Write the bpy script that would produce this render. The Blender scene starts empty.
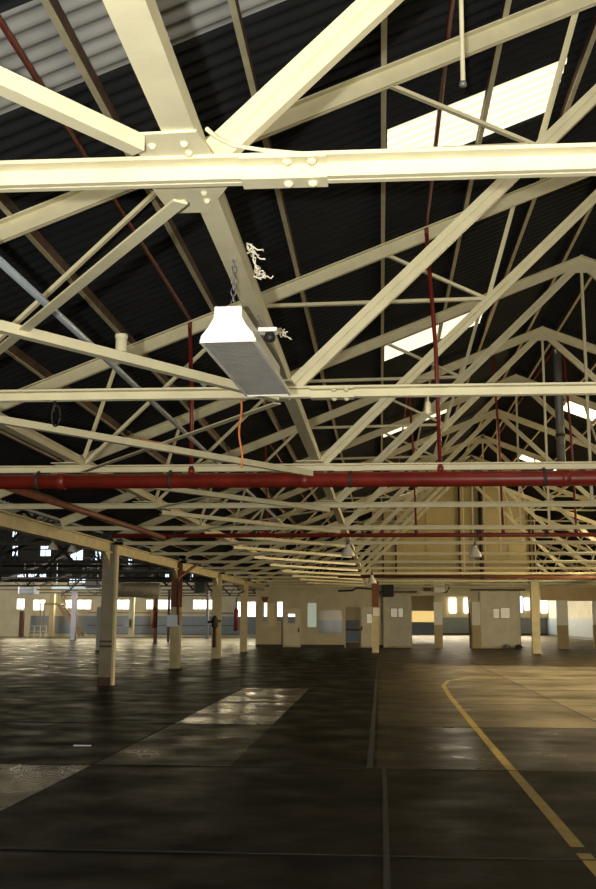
import bpy, bmesh, math, random
from mathutils import Vector, Matrix
random.seed(7)
sc = bpy.context.scene
COL = sc.collection
PI = math.pi

# ------------------------------------------------------------------ camera
F, PITCH, YAW, ROLL = 1014.3, math.radians(9.927), math.radians(4.303), 0.0036
EYE = 1.6
R0 = Vector((math.cos(YAW), math.sin(YAW), 0))
FW = Vector((-math.sin(YAW)*math.cos(PITCH), math.cos(YAW)*math.cos(PITCH), math.sin(PITCH)))
U0 = Vector((math.sin(YAW)*math.sin(PITCH), -math.cos(YAW)*math.sin(PITCH), math.cos(PITCH)))
RX = R0*math.cos(ROLL) + U0*math.sin(ROLL)
UP = U0*math.cos(ROLL) - R0*math.sin(ROLL)
cam_data = bpy.data.cameras.new('camera')
cam = bpy.data.objects.new('camera', cam_data); COL.objects.link(cam)
cam.matrix_world = Matrix(((RX.x, UP.x, -FW.x, 0), (RX.y, UP.y, -FW.y, 0), (RX.z, UP.z, -FW.z, EYE), (0, 0, 0, 1)))
cam_data.sensor_fit = 'HORIZONTAL'; cam_data.sensor_width = 36
cam_data.lens = F*36/596
cam_data.shift_x = -6/596; cam_data.shift_y = -3.5/596
cam_data.clip_start = 0.05; cam_data.clip_end = 400
sc.camera = cam

def ray(x, y):
    return RX*((x-304)/F) - UP*((y-441)/F) + FW
def at(x, y, Y):                       # photo point on the plane at depth Y
    q = ray(x, y); q = q*(Y/q.y); return Vector((q.x, q.y, q.z+EYE))
def on_z(x, y, Z):
    q = ray(x, y); q = q*((Z-EYE)/q.z); return Vector((q.x, q.y, q.z+EYE))

# ------------------------------------------------------------------ world, lights, exposure
sc.view_settings.view_transform = 'Standard'; sc.view_settings.look = 'None'
sc.view_settings.gamma = 1.0; sc.view_settings.exposure = 0.0
sc.view_settings.use_curve_mapping = False
w = bpy.data.worlds.new('world'); sc.world = w; w.use_nodes = True
w.node_tree.nodes['Background'].inputs[0].default_value = (1.0, .88, .62, 1)
w.node_tree.nodes['Background'].inputs[1].default_value = 0.95

def area(name, loc, target, sx, sy, power, color):
    l = bpy.data.lights.new(name, 'AREA'); l.shape = 'RECTANGLE'; l.size = sx; l.size_y = sy
    l.energy = power; l.color = color
    o = bpy.data.objects.new(name, l); COL.objects.link(o); o.location = loc
    o.rotation_euler = (Vector(target)-Vector(loc)).to_track_quat('-Z', 'Z').to_euler()
    return o
sd_ = bpy.data.lights.new('sun', 'SUN'); sd_.energy = 13.0; sd_.color = (1, .86, .56); sd_.angle = math.radians(12)
sun = bpy.data.objects.new('sun', sd_); COL.objects.link(sun); sun.location = (30, -10, 40)
sun.rotation_euler = Vector((-.68, .30, -.67)).to_track_quat('-Z', 'Y').to_euler()
fl = bpy.data.lights.new('camera_flash', 'POINT'); fl.energy = 1350; fl.color = (1, .97, .86); fl.shadow_soft_size = .03
flo = bpy.data.objects.new('camera_flash', fl); COL.objects.link(flo)
flo.location = Vector((0, 0, EYE)) - RX*.14 + Vector((0, -.6, -.17))
area('fill_behind_camera', (0, -7, 1.7), (1, 20, 2.6), 14, 3.2, 800, (1, .93, .74))  # added fill from behind the camera, lifts the farther trusses
area('fill_right_warm', (16.4, 37, 2.2), (4, 36, 1.5), 17, 3.6, 10500, (1, .76, .40))  # added warm fill on the right; the doorway here is made up
area('daylight_back_rooms', (7, 84, 6.0), (7, 82, 0), 16, 34, 3400, (1, .84, .55))
area('daylight_room_windows', (8, 104.3, 2.9), (8, 80, .5), 15, 1.6, 1600, (1, .92, .72))
area('daylight_far_windows', (-20, 85.2, 3.0), (-20, 70, 0), 24, 1.6, 1100, (1, .84, .50))
area('fill_left_hall', (-32.4, 62, 3.2), (-14, 84, 2), 30, 1.8, 7500, (1, .93, .78))  # added lamp to brighten the far left wall, no window on this side

# ------------------------------------------------------------------ materials
def mat(name, color, rough=.6, metal=0., spec=.5, noise=0., nscale=6., bump=0., bscale=40., dark=None):
    m = bpy.data.materials.new(name); m.use_nodes = True
    nt = m.node_tree; b = nt.nodes['Principled BSDF']
    b.inputs['Base Color'].default_value = (*color, 1); b.inputs['Roughness'].default_value = rough
    b.inputs['Metallic'].default_value = metal; b.inputs['Specular IOR Level'].default_value = spec
    if noise or bump:
        tc = nt.nodes.new('ShaderNodeTexCoord')
    if noise:
        n = nt.nodes.new('ShaderNodeTexNoise'); n.inputs['Scale'].default_value = nscale; n.inputs['Detail'].default_value = 6
        nt.links.new(tc.outputs['Object'], n.inputs['Vector'])
        r = nt.nodes.new('ShaderNodeValToRGB'); r.color_ramp.elements[0].position = .35; r.color_ramp.elements[1].position = .65
        d = dark or tuple(c*(1-noise) for c in color)
        r.color_ramp.elements[0].color = (*d, 1); r.color_ramp.elements[1].color = (*color, 1)
        nt.links.new(n.outputs['Fac'], r.inputs['Fac']); nt.links.new(r.outputs['Color'], b.inputs['Base Color'])
    if bump:
        n2 = nt.nodes.new('ShaderNodeTexNoise'); n2.inputs['Scale'].default_value = bscale; n2.inputs['Detail'].default_value = 4
        nt.links.new(tc.outputs['Object'], n2.inputs['Vector'])
        bp = nt.nodes.new('ShaderNodeBump'); bp.inputs['Strength'].default_value = bump; bp.inputs['Distance'].default_value = .02
        nt.links.new(n2.outputs['Fac'], bp.inputs['Height']); nt.links.new(bp.outputs['Normal'], b.inputs['Normal'])
    return m
def emis(name, color, strength):
    m = bpy.data.materials.new(name); m.use_nodes = True
    b = m.node_tree.nodes['Principled BSDF']
    b.inputs['Base Color'].default_value = (*color, 1)
    b.inputs['Emission Color'].default_value = (*color, 1); b.inputs['Emission Strength'].default_value = strength
    return m
def glass(name, tint=(1, 1, 1), gloss=.1, frost=0.):
    m = bpy.data.materials.new(name); m.use_nodes = True; nt = m.node_tree
    for n in list(nt.nodes): nt.nodes.remove(n)
    out = nt.nodes.new('ShaderNodeOutputMaterial'); t = nt.nodes.new('ShaderNodeBsdfTransparent'); t.inputs[0].default_value = (*tint, 1)
    if frost:
        t = nt.nodes.new('ShaderNodeBsdfTranslucent'); t.inputs[0].default_value = (*tint, 1)
    g = nt.nodes.new('ShaderNodeBsdfGlossy'); g.inputs['Roughness'].default_value = .08
    mx = nt.nodes.new('ShaderNodeMixShader'); mx.inputs[0].default_value = gloss
    nt.links.new(t.outputs[0], mx.inputs[1]); nt.links.new(g.outputs[0], mx.inputs[2]); nt.links.new(mx.outputs[0], out.inputs[0])
    return m
M = dict(
    cream=mat('cream_paint', (.80, .74, .51), .45, noise=.10, nscale=5, bump=.05),
    cream_dirty=mat('dusty_cream_paint', (.66, .60, .40), .55, noise=.22, nscale=4),
    brown=mat('brown_timber', (.10, .05, .03), .8, noise=.4, nscale=8),
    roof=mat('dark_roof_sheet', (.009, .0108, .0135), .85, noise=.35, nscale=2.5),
    pale_roof=mat('pale_roof_sheet', (.40, .40, .39), .7, noise=.2, nscale=3),
    
    red=mat('red_pipe_paint', (.24, .022, .013), .4, noise=.3, nscale=5),
    oldred=mat('faded_red_paint', (.22, .07, .03), .6, noise=.3, nscale=5),
    conduit=mat('galvanised_steel', (.56, .64, .76), .4, .3),
    grey=mat('grey_steel', (.25, .25, .26), .5, .3, noise=.2),
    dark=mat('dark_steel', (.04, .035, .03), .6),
    black=mat('black_plastic', (.01, .01, .01), .5),
    white=mat('white_enamel', (.85, .84, .78), .35),
    louvre=mat('louvre_grey', (.22, .21, .19), .5, noise=.2),
    tuft=mat('frayed_cord', (.85, .80, .66), .9),
    orange=mat('orange_cord', (.65, .20, .06), .6),
    beige=mat('beige_board', (.56, .47, .25), .8, noise=.12, nscale=.8),
    plaster=mat('cream_plaster', (.62, .57, .42), .7, noise=.15, nscale=1.2),
    tan=mat('tan_panel', (.52, .43, .24), .6, noise=.15, nscale=1.5),
    dado=mat('blue_grey_dado', (.22, .27, .33), .6, noise=.1, nscale=2),
    wallup=mat('shaded_upper_wall', (.02, .02, .02), .95),  # near black puts the shade of the unlit upper hall into the colour
    door=mat('pale_door_panel', (.76, .72, .60), .45, noise=.14, nscale=1.5),
    colcream=mat('cream_column_paint', (.62, .55, .34), .55, noise=.2, nscale=3),
    colgrey=mat('grimy_column_paint', (.30, .26, .19), .6, noise=.25, nscale=3),
    paleblue=mat('pale_blue_paint', (.42, .55, .58), .5),
    mauve=mat('grey_mauve_paint', (.30, .28, .36), .5),
    yellow=mat('yellow_line_paint', (.34, .23, .04), .6, noise=.35, nscale=4),
    rust=mat('rusty_steel', (.09, .045, .028), .8),
    foil=mat('foil_lagging', (.66, .62, .50), .4, .1, noise=.3, nscale=4, bump=.6, bscale=6),
    day=emis('daylit_pane', (1, .95, .80), 3.2),
    dayblue=emis('blue_daylit_pane', (.72, .85, 1), 1.5),
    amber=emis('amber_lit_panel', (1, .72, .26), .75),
    tanpane=mat('tan_glass', (.74, .64, .40), .2), stair=mat('tan_stair_paint', (.26, .18, .08), .6), orangeboard=mat('orange_tan_board', (.80, .62, .34), .7, noise=.15, nscale=1),
    palepane=emis('glowing_pale_glass', (.90, .86, .70), .22), palegreen=emis('lit_green_glass', (.66, .78, .68), .26),  # palepane glows in place of light reflected by the door glass
    glass=glass('clear_glass', (1, 1, 1), .015),
    frost=glass('frosted_glass', (.82, .95, .90), .12, 1),
)
def sheet(name, color):
    m = bpy.data.materials.new(name); m.use_nodes = True; nt = m.node_tree
    for n in list(nt.nodes): nt.nodes.remove(n)
    out = nt.nodes.new('ShaderNodeOutputMaterial'); t = nt.nodes.new('ShaderNodeBsdfTranslucent'); t.inputs[0].default_value = (*color, 1)
    d = nt.nodes.new('ShaderNodeBsdfDiffuse'); d.inputs[0].default_value = (.5, .48, .38, 1)
    mx_ = nt.nodes.new('ShaderNodeMixShader'); mx_.inputs[0].default_value = .06
    nt.links.new(t.outputs[0], mx_.inputs[1]); nt.links.new(d.outputs[0], mx_.inputs[2]); nt.links.new(mx_.outputs[0], out.inputs[0])
    return m
M['sky'] = sheet('skylight_sheet', (.92, .96, .98))
def concrete(name, c, rough, spec=.04):
    m = mat(name, c, rough, noise=.45, nscale=.9, bump=.12, bscale=9, spec=spec)
    nt = m.node_tree; b = nt.nodes['Principled BSDF']; tc = nt.nodes.new('ShaderNodeTexCoord')
    n = nt.nodes.new('ShaderNodeTexNoise'); n.inputs['Scale'].default_value = 1.3; n.inputs['Detail'].default_value = 8
    mp = nt.nodes.new('ShaderNodeMapRange'); mp.inputs['From Min'].default_value = .3; mp.inputs['From Max'].default_value = .7
    mp.inputs['To Min'].default_value = rough-.12; mp.inputs['To Max'].default_value = rough+.18
    nt.links.new(tc.outputs['Object'], n.inputs['Vector']); nt.links.new(n.outputs['Fac'], mp.inputs['Value'])
    nt.links.new(mp.outputs['Result'], b.inputs['Roughness'])
    return m
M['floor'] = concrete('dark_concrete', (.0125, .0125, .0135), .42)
M['floor_b'] = concrete('sunlit_concrete', (.17, .138, .085), .50)  # lighter, warmer base paints sunlight into the floor
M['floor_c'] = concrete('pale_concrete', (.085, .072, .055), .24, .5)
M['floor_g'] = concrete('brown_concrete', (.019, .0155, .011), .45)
M['floor_e'] = concrete('sun_edge_concrete', (.125, .100, .062), .5)  # fading edge of the sun patch, put into the colour
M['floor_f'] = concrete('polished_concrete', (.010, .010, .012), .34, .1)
def streaky(m):                     # worn, shinier streaks across the slab
    nt = m.node_tree; b = nt.nodes['Principled BSDF']; tc = nt.nodes.new('ShaderNodeTexCoord'); mp = nt.nodes.new('ShaderNodeMapping')
    mp.inputs['Scale'].default_value = (.10, .33, 1); n = nt.nodes.new('ShaderNodeTexNoise'); n.inputs['Scale'].default_value = 1.0; n.inputs['Detail'].default_value = 3
    r = nt.nodes.new('ShaderNodeMapRange'); r.inputs['From Min'].default_value = .53; r.inputs['From Max'].default_value = .64; r.inputs['To Min'].default_value = .02; r.inputs['To Max'].default_value = .28
    nt.links.new(tc.outputs['Object'], mp.inputs['Vector']); nt.links.new(mp.outputs['Vector'], n.inputs['Vector']); nt.links.new(n.outputs['Fac'], r.inputs['Value']); nt.links.new(r.outputs['Result'], b.inputs['Specular IOR Level'])
streaky(M['floor_f'])
M['floor_d'] = concrete('mid_slab_sun_edge_concrete', (.045, .038, .031), .34)  # mid slab tone at left, painted edge of the sun patch at right
M['seam'] = mat('floor_seam', (.008, .007, .006), .9)

# ------------------------------------------------------------------ mesh helpers
class MB:
    def __init__(s): s.bm = bmesh.new()
    def box(s, x0, x1, y0, y1, z0, z1, mi=0):
        v = [s.bm.verts.new((x, y, z)) for x in (x0, x1) for y in (y0, y1) for z in (z0, z1)]
        for f in ((0,1,3,2), (4,6,7,5), (0,4,5,1), (2,3,7,6), (0,2,6,4), (1,5,7,3)):
            s.bm.faces.new([v[i] for i in f]).material_index = mi
        return s
    def prism(s, P0, P1, prof, up=(0, 0, 1)):
        P0, P1 = Vector(P0), Vector(P1); a = (P1-P0).normalized()
        sd = a.cross(Vector(up)).normalized(); u = sd.cross(a)
        r0 = [s.bm.verts.new(P0+sd*p+u*q) for p, q in prof]; r1 = [s.bm.verts.new(P1+sd*p+u*q) for p, q in prof]
        n = len(prof)
        for i in range(n): s.bm.faces.new((r0[i], r0[(i+1) % n], r1[(i+1) % n], r1[i]))
        s.bm.faces.new(r0[::-1]); s.bm.faces.new(r1)
        return s
    def bar(s, P0, P1, w_, h, up=(0, 0, 1)):
        return s.prism(P0, P1, [(-w_/2, -h/2), (w_/2, -h/2), (w_/2, h/2), (-w_/2, h/2)], up)
    def tube(s, pts, r, n=10):
        pts = [Vector(p) for p in pts]; rings = []
        for i, p in enumerate(pts):
            a = (pts[min(i+1, len(pts)-1)]-pts[max(i-1, 0)]).normalized()
            ref = Vector((0, 0, 1)) if abs(a.z) < .9 else Vector((1, 0, 0))
            sd = a.cross(ref).normalized(); u = sd.cross(a)
            rr = r[i] if isinstance(r, (list, tuple)) else r
            rings.append([s.bm.verts.new(p+sd*rr*math.cos(2*PI*k/n)+u*rr*math.sin(2*PI*k/n)) for k in range(n)])
        for A, B in zip(rings, rings[1:]):
            for k in range(n): s.bm.faces.new((A[k], A[(k+1) % n], B[(k+1) % n], B[k])).smooth = True
        s.bm.faces.new(rings[0][::-1]); s.bm.faces.new(rings[-1])
        return s
    def lathe(s, c, prof, n=20):                 # prof: (radius, z)
        c = Vector(c); rings = []
        for r, z in prof:
            rings.append([s.bm.verts.new(c+Vector((max(r, .0005)*math.cos(2*PI*k/n), max(r, .0005)*math.sin(2*PI*k/n), z))) for k in range(n)])
        for A, B in zip(rings, rings[1:]):
            for k in range(n): s.bm.faces.new((A[k], A[(k+1) % n], B[(k+1) % n], B[k])).smooth = True
        s.bm.faces.new(rings[0][::-1]); s.bm.faces.new(rings[-1])
        return s
    def poly(s, pts, d):                          # planar polygon swept by vector d
        a = [s.bm.verts.new(p) for p in pts]; d = Vector(d); b = [s.bm.verts.new(Vector(p)+d) for p in pts]
        n = len(a)
        for i in range(n): s.bm.faces.new((a[i], a[(i+1) % n], b[(i+1) % n], b[i]))
        s.bm.faces.new(a[::-1]); s.bm.faces.new(b)
        return s
    def build(s, name, m, parent=None, origin=None):
        bmesh.ops.recalc_face_normals(s.bm, faces=s.bm.faces[:])
        if parent is not None: o0 = Vector(parent.get('_w', (0, 0, 0)))
        elif origin is not None: o0 = Vector(origin)
        else:
            xs = [v.co for v in s.bm.verts]
            o0 = Vector(((min(c.x for c in xs)+max(c.x for c in xs))/2, (min(c.y for c in xs)+max(c.y for c in xs))/2, min(c.z for c in xs)))
        for v in s.bm.verts: v.co -= o0
        me = bpy.data.meshes.new(name); s.bm.to_mesh(me); s.bm.free()
        for mm in (m if isinstance(m, (list, tuple)) else [m]): me.materials.append(mm)
        o = bpy.data.objects.new(name, me); COL.objects.link(o)
        if parent is not None: o.parent = parent
        else: o.location = o0
        o['_w'] = tuple(o0)
        return o
def empty(name, loc):
    o = bpy.data.objects.new(name, None); COL.objects.link(o); o.location = loc; o.empty_display_size = .2
    o['_w'] = tuple(loc); return o
def tag(o, label, cat, group=None, kind=None):
    o['label'] = label; o['category'] = cat
    if group: o['group'] = group
    if kind: o['kind'] = kind
    return o
def struct(o):
    o['kind'] = 'structure'; return o
def copy_tree(o, parent=None):
    c = o.copy(); COL.objects.link(c)
    if parent is not None: c.parent = parent
    for ch in list(o.children): copy_tree(ch, c)
    return c
ORD = ['', 'first', 'second', 'third', 'fourth', 'fifth', 'sixth', 'seventh', 'eighth', 'ninth', 'tenth', 'eleventh', 'twelfth', 'thirteenth', 'fourteenth', 'fifteenth', 'sixteenth', 'seventeenth', 'eighteenth', 'nineteenth', 'twentieth']

# ------------------------------------------------------------------ dimensions of the hall
S, Y0 = 4.1404, -.2473
def D(k): return Y0+k*S
H = 3.378                      # underside of the tie beams
XN, XQ, XR = -.72, -3.70, 3.357
XL = -6.40
SL = .395
def mx(x): return 2*XR-x
def rz(x):                     # rafter centre line, left slope, mirrored right
    x = min(x, mx(x)); return H+.197+SL*(x-XL)
ROOF_OFF = .24
def roofz(x): return rz(x)+ROOF_OFF
HALL = -19.6                   # the neighbouring hall repeats this far to the left

# ------------------------------------------------------------------ floor
def floor():
    mb = MB(); bm = mb.bm
    xs = [-34, -25, -17, -10.2, -6.6, -3.2, -1.67, -.06, 3.4, 7.4, 10.5, 17]
    ys = [-8, D(1)-.9, 7.35, 11.5, 15.9, 20.1, 24.2, 28.4, 32.5, 36.7, 41, 45, 49.5, 58, 66, 74, 82, 90, 98, 106]
    rnd = random.Random(3)
    for i in range(len(xs)-1):
        for j in range(len(ys)-1):
            f = bm.faces.new([bm.verts.new((x, y, 0)) for x, y in ((xs[i], ys[j]), (xs[i+1], ys[j]), (xs[i+1], ys[j+1]), (xs[i], ys[j+1]))])
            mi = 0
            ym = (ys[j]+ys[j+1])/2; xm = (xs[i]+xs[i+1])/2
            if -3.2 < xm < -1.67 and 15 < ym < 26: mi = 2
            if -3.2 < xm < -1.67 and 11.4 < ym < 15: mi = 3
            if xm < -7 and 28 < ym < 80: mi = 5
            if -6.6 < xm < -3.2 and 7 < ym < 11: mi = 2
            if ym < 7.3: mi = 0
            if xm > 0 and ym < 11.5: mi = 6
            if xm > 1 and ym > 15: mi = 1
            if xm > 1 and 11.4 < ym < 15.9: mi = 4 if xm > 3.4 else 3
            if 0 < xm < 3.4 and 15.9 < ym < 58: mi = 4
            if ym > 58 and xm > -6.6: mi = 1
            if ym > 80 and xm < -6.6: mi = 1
            f.material_index = mi
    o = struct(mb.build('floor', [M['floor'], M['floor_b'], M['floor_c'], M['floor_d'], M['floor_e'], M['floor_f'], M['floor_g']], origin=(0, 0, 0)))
    return o
floor_o = floor()
def joints():
    mb = MB()
    for y in (7.35, 11.45, 15.9, 20.1, 24.2, 28.4): mb.box(-6.4, 12, y-.014, y+.014, .0005, .004)
    mb.box(-.17, -.10, 11.47, 40, .0005, .004)
    for x in (-3.2, 3.4): mb.box(x-.012, x+.012, 11.5, 40, .0005, .003)
    o = mb.build('trim_1', M['seam'], origin=(0, 0, 0)); struct(o)
    mb = MB(); mb.box(.0, .045, -2, 11.45, .0005, .012)
    o = mb.build('trim_2', M['seam'], origin=(0, 0, 0)); struct(o)
joints()
def yellow_line():
    mb = MB(); bm = mb.bm
    pts = [(1.385, y) for y in (5.5, 6.3, 7.4, 7.55)] ; pts2 = [(1.385, 7.75), (1.39, 9), (1.39, 12), (1.40, 16), (1.43, 22), (1.5, 25.5), (1.75, 27.6), (2.4, 29), (3.6, 29.6), (5, 29.7)]
    for P in (pts, pts2):
        prev = None
        for i, (x, y) in enumerate(P):
            a = Vector((P[max(i-1, 0)][0], P[max(i-1, 0)][1], 0)); b = Vector((P[min(i+1, len(P)-1)][0], P[min(i+1, len(P)-1)][1], 0))
            t = (b-a).normalized(); n = Vector((-t.y, t.x, 0))*.05
            c = Vector((x, y, .002)); cur = (bm.verts.new(c-n), bm.verts.new(c+n))
            if prev: bm.faces.new((prev[0], cur[0], cur[1], prev[1]))
            prev = cur
    o = mb.build('floor_line', M['yellow']); tag(o, 'worn yellow line painted along the dark concrete floor', 'floor marking')
yellow_line()

# ------------------------------------------------------------------ roof sheets and skylights
PITCHC, AMP = .1775, .024
SKY_Y = [9.45+8.2*i for i in range(6)]
NC = 6
def yrow(j): return -6+j*PITCHC/8
def ywave(y): return AMP*math.cos(2*PI*y/PITCHC)
def sky_rows():
    out = set(); rng = []
    for y in SKY_Y:
        j0 = round((y+6)/PITCHC)*8; rng.append((j0, j0+NC*8))
        out.update(range(j0, j0+NC*8))
    return out, rng
SKYSET, SKYRNG = sky_rows()
SX0, SX1 = .11, 1.90
RLY = (9, 34)
def ceiling(side):
    mb = MB(); bm = mb.bm
    xs = [-6.75, SX0, SX1, XR]
    if side == 'right': xs = [XR, mx(SX1), mx(SX0), 7.7, mx(-6.75)]
    nrow = int(68/PITCHC)*8
    prev = None
    j = 0
    while j <= nrow:
        y = yrow(j); cur = [bm.verts.new((x, y, roofz(x)+ywave(y))) for x in xs]
        if prev:
            for c in range(len(xs)-1):
                if c == 1 and (j-1) in SKYSET and (j0prev in SKYSET): continue
                if side == 'right' and c == 3 and RLY[0] < y < RLY[1]: continue
                f = bm.faces.new((prev[c], prev[c+1], cur[c+1], cur[c])); f.smooth = True
                if side == 'left' and c == 0 and 5.75 < y < 6.80: f.material_index = 1
        prev = cur; j0prev = j
        j += 1
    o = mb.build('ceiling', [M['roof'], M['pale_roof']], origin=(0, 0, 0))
    return struct(o)
ceiling('left'); ceiling('right')
wn = [0]
def window_name():
    wn[0] += 1; return 'window_%d' % wn[0]
for side in (0, 1):
    for j0, j1 in SKYRNG:
        mb = MB(); bm = mb.bm; prev = None
        xs = (SX0, SX1) if side == 0 else (mx(SX1), mx(SX0))
        for j in range(j0, j1+1):
            y = yrow(j); cur = [bm.verts.new((x, y, roofz(x)+ywave(y))) for x in xs]
            if prev: bm.faces.new((prev[0], prev[1], cur[1], cur[0])).smooth = True
            prev = cur
        struct(mb.build(window_name(), M['sky']))
# unseen rooflight added low on the right slope to let sun onto the floor
ro = empty(window_name(), (10, 27.5, roofz(10))); struct(ro)
mb = MB(); bm_ = mb.bm
bm_.faces.new([bm_.verts.new((x, y, roofz(x)+.03)) for x, y in ((7.7, RLY[0]), (13.4, RLY[0]), (13.4, RLY[1]), (7.7, RLY[1]))]); mb.build('pane', M['glass'], ro)
mb = MB()
for i in range(RLY[1]-RLY[0]+1):
    y = RLY[0]+i; mb.bar((7.7, y, roofz(7.7)+.03), (13.4, y, roofz(13.4)+.03), .03, .05)
mb.build('glazing_bars', M['grey'], ro)
# purlins
PX = [-6.2, -5.23, -4.17, -3.11, -2.05, -.99, .07, 1.10, 2.05, 3.05]
for sd in (0, 1):
    for n, x in enumerate(PX):
        if sd == 1: x = mx(x)
        z0 = rz(x)+.085
        p = empty('purlin', (x, 28, z0))
        mb = MB(); mb.box(x-.024, x+.024, -5, 61, z0, z0+.012); mb.build('bottom_flange', M['cream_dirty'], p)
        mb = MB(); mb.box(x-.020, x+.020, -5, 61, z0+.012, z0+.125); mb.build('web', M['brown'], p)
        c = len(PX)-n
        tag(p, 'long roof purlin with brown web, %s down from the ridge on the %s slope' % (ORD[c], 'left' if sd == 0 else 'right'), 'purlin', 'purlins under the roof sheets')

# ------------------------------------------------------------------ roof trusses
CHORD = [(-.105, .064), (-.105, .048), (-.036, .048), (-.036, -.012), (-.006, -.012), (-.006, .02), (.006, .02), (.006, -.012), (.036, -.012), (.036, .048), (.105, .048), (.105, .064)]
RAFT = [(-.09, .08), (-.09, .066), (-.03, .066), (-.03, -.07), (-.006, -.07), (-.006, -.04), (.006, -.04), (.006, -.07), (.03, -.07), (.03, .066), (.09, .066), (.09, .08)]
DIAG = [(-.03, -.06), (.03, -.06), (.03, -.006), (.018, 0), (.03, .006), (.03, .06), (-.03, .06)]
def angle(a, t=.008):
    return [(-a/2, -a/2), (a/2, -a/2), (a/2, -a/2+t), (-a/2+t, -a/2+t), (-a/2+t, a/2), (-a/2, a/2)]
def angle2(a, t=.008):
    return [(a/2, a/2), (-a/2, a/2), (-a/2, a/2-t), (a/2-t, a/2-t), (a/2-t, -a/2), (a/2, -a/2)]
def pt(x, z, y=0): return Vector((x, y, z))
PA = pt(.08, rz(.08)); PC = pt(1.73, rz(1.73)); PM = pt(-1.62, rz(-1.62)); PP = pt(-3.28, rz(-3.28)); PO = pt(-4.94, rz(-4.94))
PB = pt(1.36, H+2.13); PN = pt(XN, H+.06); PQ = pt(XQ, H+.06); PRG = pt(XR, rz(XR)); PH = pt(XL-.15, rz(XL-.15))
def mir(p): return pt(mx(p.x), p.z)
def truss_members():
    out = [('tie_beam', pt(XL-.2, H), pt(mx(XL-.2), H), CHORD)]
    for m in (0, 1):
        g = (lambda p: p) if m == 0 else mir
        def add(n, a, b, prof, dy=0):
            a, b = g(a), g(b)
            if a.x > b.x: a, b = b, a
            out.append((n, a+Vector((0, dy, 0)), b+Vector((0, dy, 0)), prof))
        add('rafter', PH, pt(XR+.05, rz(XR)+.05*SL), RAFT)
        add('main_diagonal', PN, pt(XR-.06, PRG.z-.07), DIAG)
        add('tie', PM, PB, angle(.055))
        st = angle(.052)
        for a, b in ((PN, PM), (PB, PA), (PB, PC), (PQ, PM), (PQ, PP), (PQ, PO)):
            add('strut', a, b, st, .035)
    out.append(('hanger_rod', pt(XR, H+.06), pt(XR, PRG.z-.05), [(-.022, -.022), (.022, -.022), (.022, .022), (-.022, .022)]))
    return out
GUS = [(-.27, -.29), (.03, -.30), (.07, -.05), (.12, .12), (-.06, .48), (-.23, .48), (-.26, .15), (-.22, -.05)]
def bolt(mb, x, y, z, r=.022):
    mb.lathe((x, y, z), [(.001, -.020), (r*.6, -.017), (r*.95, -.008), (r, .0)], 10)
def make_truss(full=True, bolts=True):
    root = empty('roof_truss', (0, 0, H))
    for n, a, b, prof in truss_members():
        mb = MB(); mb.prism(a, b, prof, up=(0, 0, 1) if abs((b-a).normalized().z) < .99 else (0, 1, 0)); mb.build(n, M['cream'], root)
    for x, sgn in ((XN, 1), (XQ, 1), (mx(XN), -1), (mx(XQ), -1)):
        mb = MB(); mb.poly([(x+sgn*px, py, H+.0625) for px, py in GUS], (0, 0, .010)); g = mb.build('gusset_plate', M['cream'], root)
        if bolts and x == XN:
            for bpx, bpy_ in ((133, 138), (152, 145), (184, 143), (189, 152), (183, 201), (204, 192), (207, 200), (178, 206)):
                q = on_z(bpx, bpy_, H+.0625); bx, by = q.x-XN, q.y-D(1)
                mb = MB(); bolt(mb, x+bx, by, H+.0625, .017); mb.build('bolt', M['cream'], g)
    for x0 in (XN+.17, mx(XN)-.52):
        mb = MB(); mb.box(x0, x0+.35, -.116, -.049, H+.036, H+.0475); mb.box(x0, x0+.35, -.048, -.0365, H-.022, H+.047); mb.box(x0, x0+.35, .0365, .048, H-.022, H+.047); mb.box(x0, x0+.35, -.0365, .0365, H-.022, H-.0125)
        s = mb.build('splice_plate', M['cream'], root)
        if bolts and x0 < 0:
            for bx in (.19, .29):
                for by, bz in ((-.082, H+.036), (0, H-.022)):
                    mb = MB(); bolt(mb, x0+bx, by, bz); mb.build('bolt', M['cream'], s)
    # ridge gusset
    mb = MB(); mb.poly([(XR-.2, -.036, PRG.z-.2), (XR+.2, -.036, PRG.z-.2), (XR+.22, -.036, PRG.z-.1), (XR, -.036, PRG.z-.02), (XR-.22, -.036, PRG.z-.1)], (0, .006, 0)); mb.build('ridge_plate', M['cream'], root)
    return root
TR = {}
proto = make_truss(bolts=True)
proto.location = (0, D(1), H)
TR[1] = proto
proto2 = make_truss(bolts=False)
for k in range(2, 9):
    if k == 2: t = copy_tree(proto)
    elif k == 3: t = proto2
    else: t = copy_tree(proto2)
    t.location = (0, D(k), H); TR[k] = t
TLAB = {1: 'brightly lit cream steel roof truss nearest the camera, tie beam crossing the whole picture',
        2: 'second cream roof truss, tie beam just behind the fluorescent lamp',
        3: 'third cream roof truss, tie beam just above the big red sprinkler pipe',
        4: 'fourth cream roof truss, tie beam just below the big red sprinkler pipe',
        5: 'fifth cream roof truss, tie beam just above the thinner red pipe'}
for k, t in TR.items():
    tag(t, TLAB.get(k, 'dim cream steel roof truss, %s one back from the camera' % ORD[k]), 'roof truss', 'roof trusses of the main hall')
def joined_truss(off):
    mb = MB()
    for n, a, b, prof in truss_members():
        mb.prism(a+Vector((off, 0, 0)), b+Vector((off, 0, 0)), prof, up=(0, 0, 1) if abs((b-a).normalized().z) < .99 else (0, 1, 0))
    return mb.build('roof_truss', M['cream'], origin=(0, 0, H))
jt = joined_truss(0)
for k in range(9, 15):
    t = jt if k == 9 else jt.copy()
    if k > 9: COL.objects.link(t)
    t.location = (0, D(k), H)
    tag(t, 'dim cream steel roof truss, %s one back from the camera' % ORD[k], 'roof truss', 'roof trusses of the main hall')
jl = joined_truss(HALL)
jl.data.materials[0] = M['dark']  # darker than the main hall trusses: backlit shade put into the colour
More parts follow.
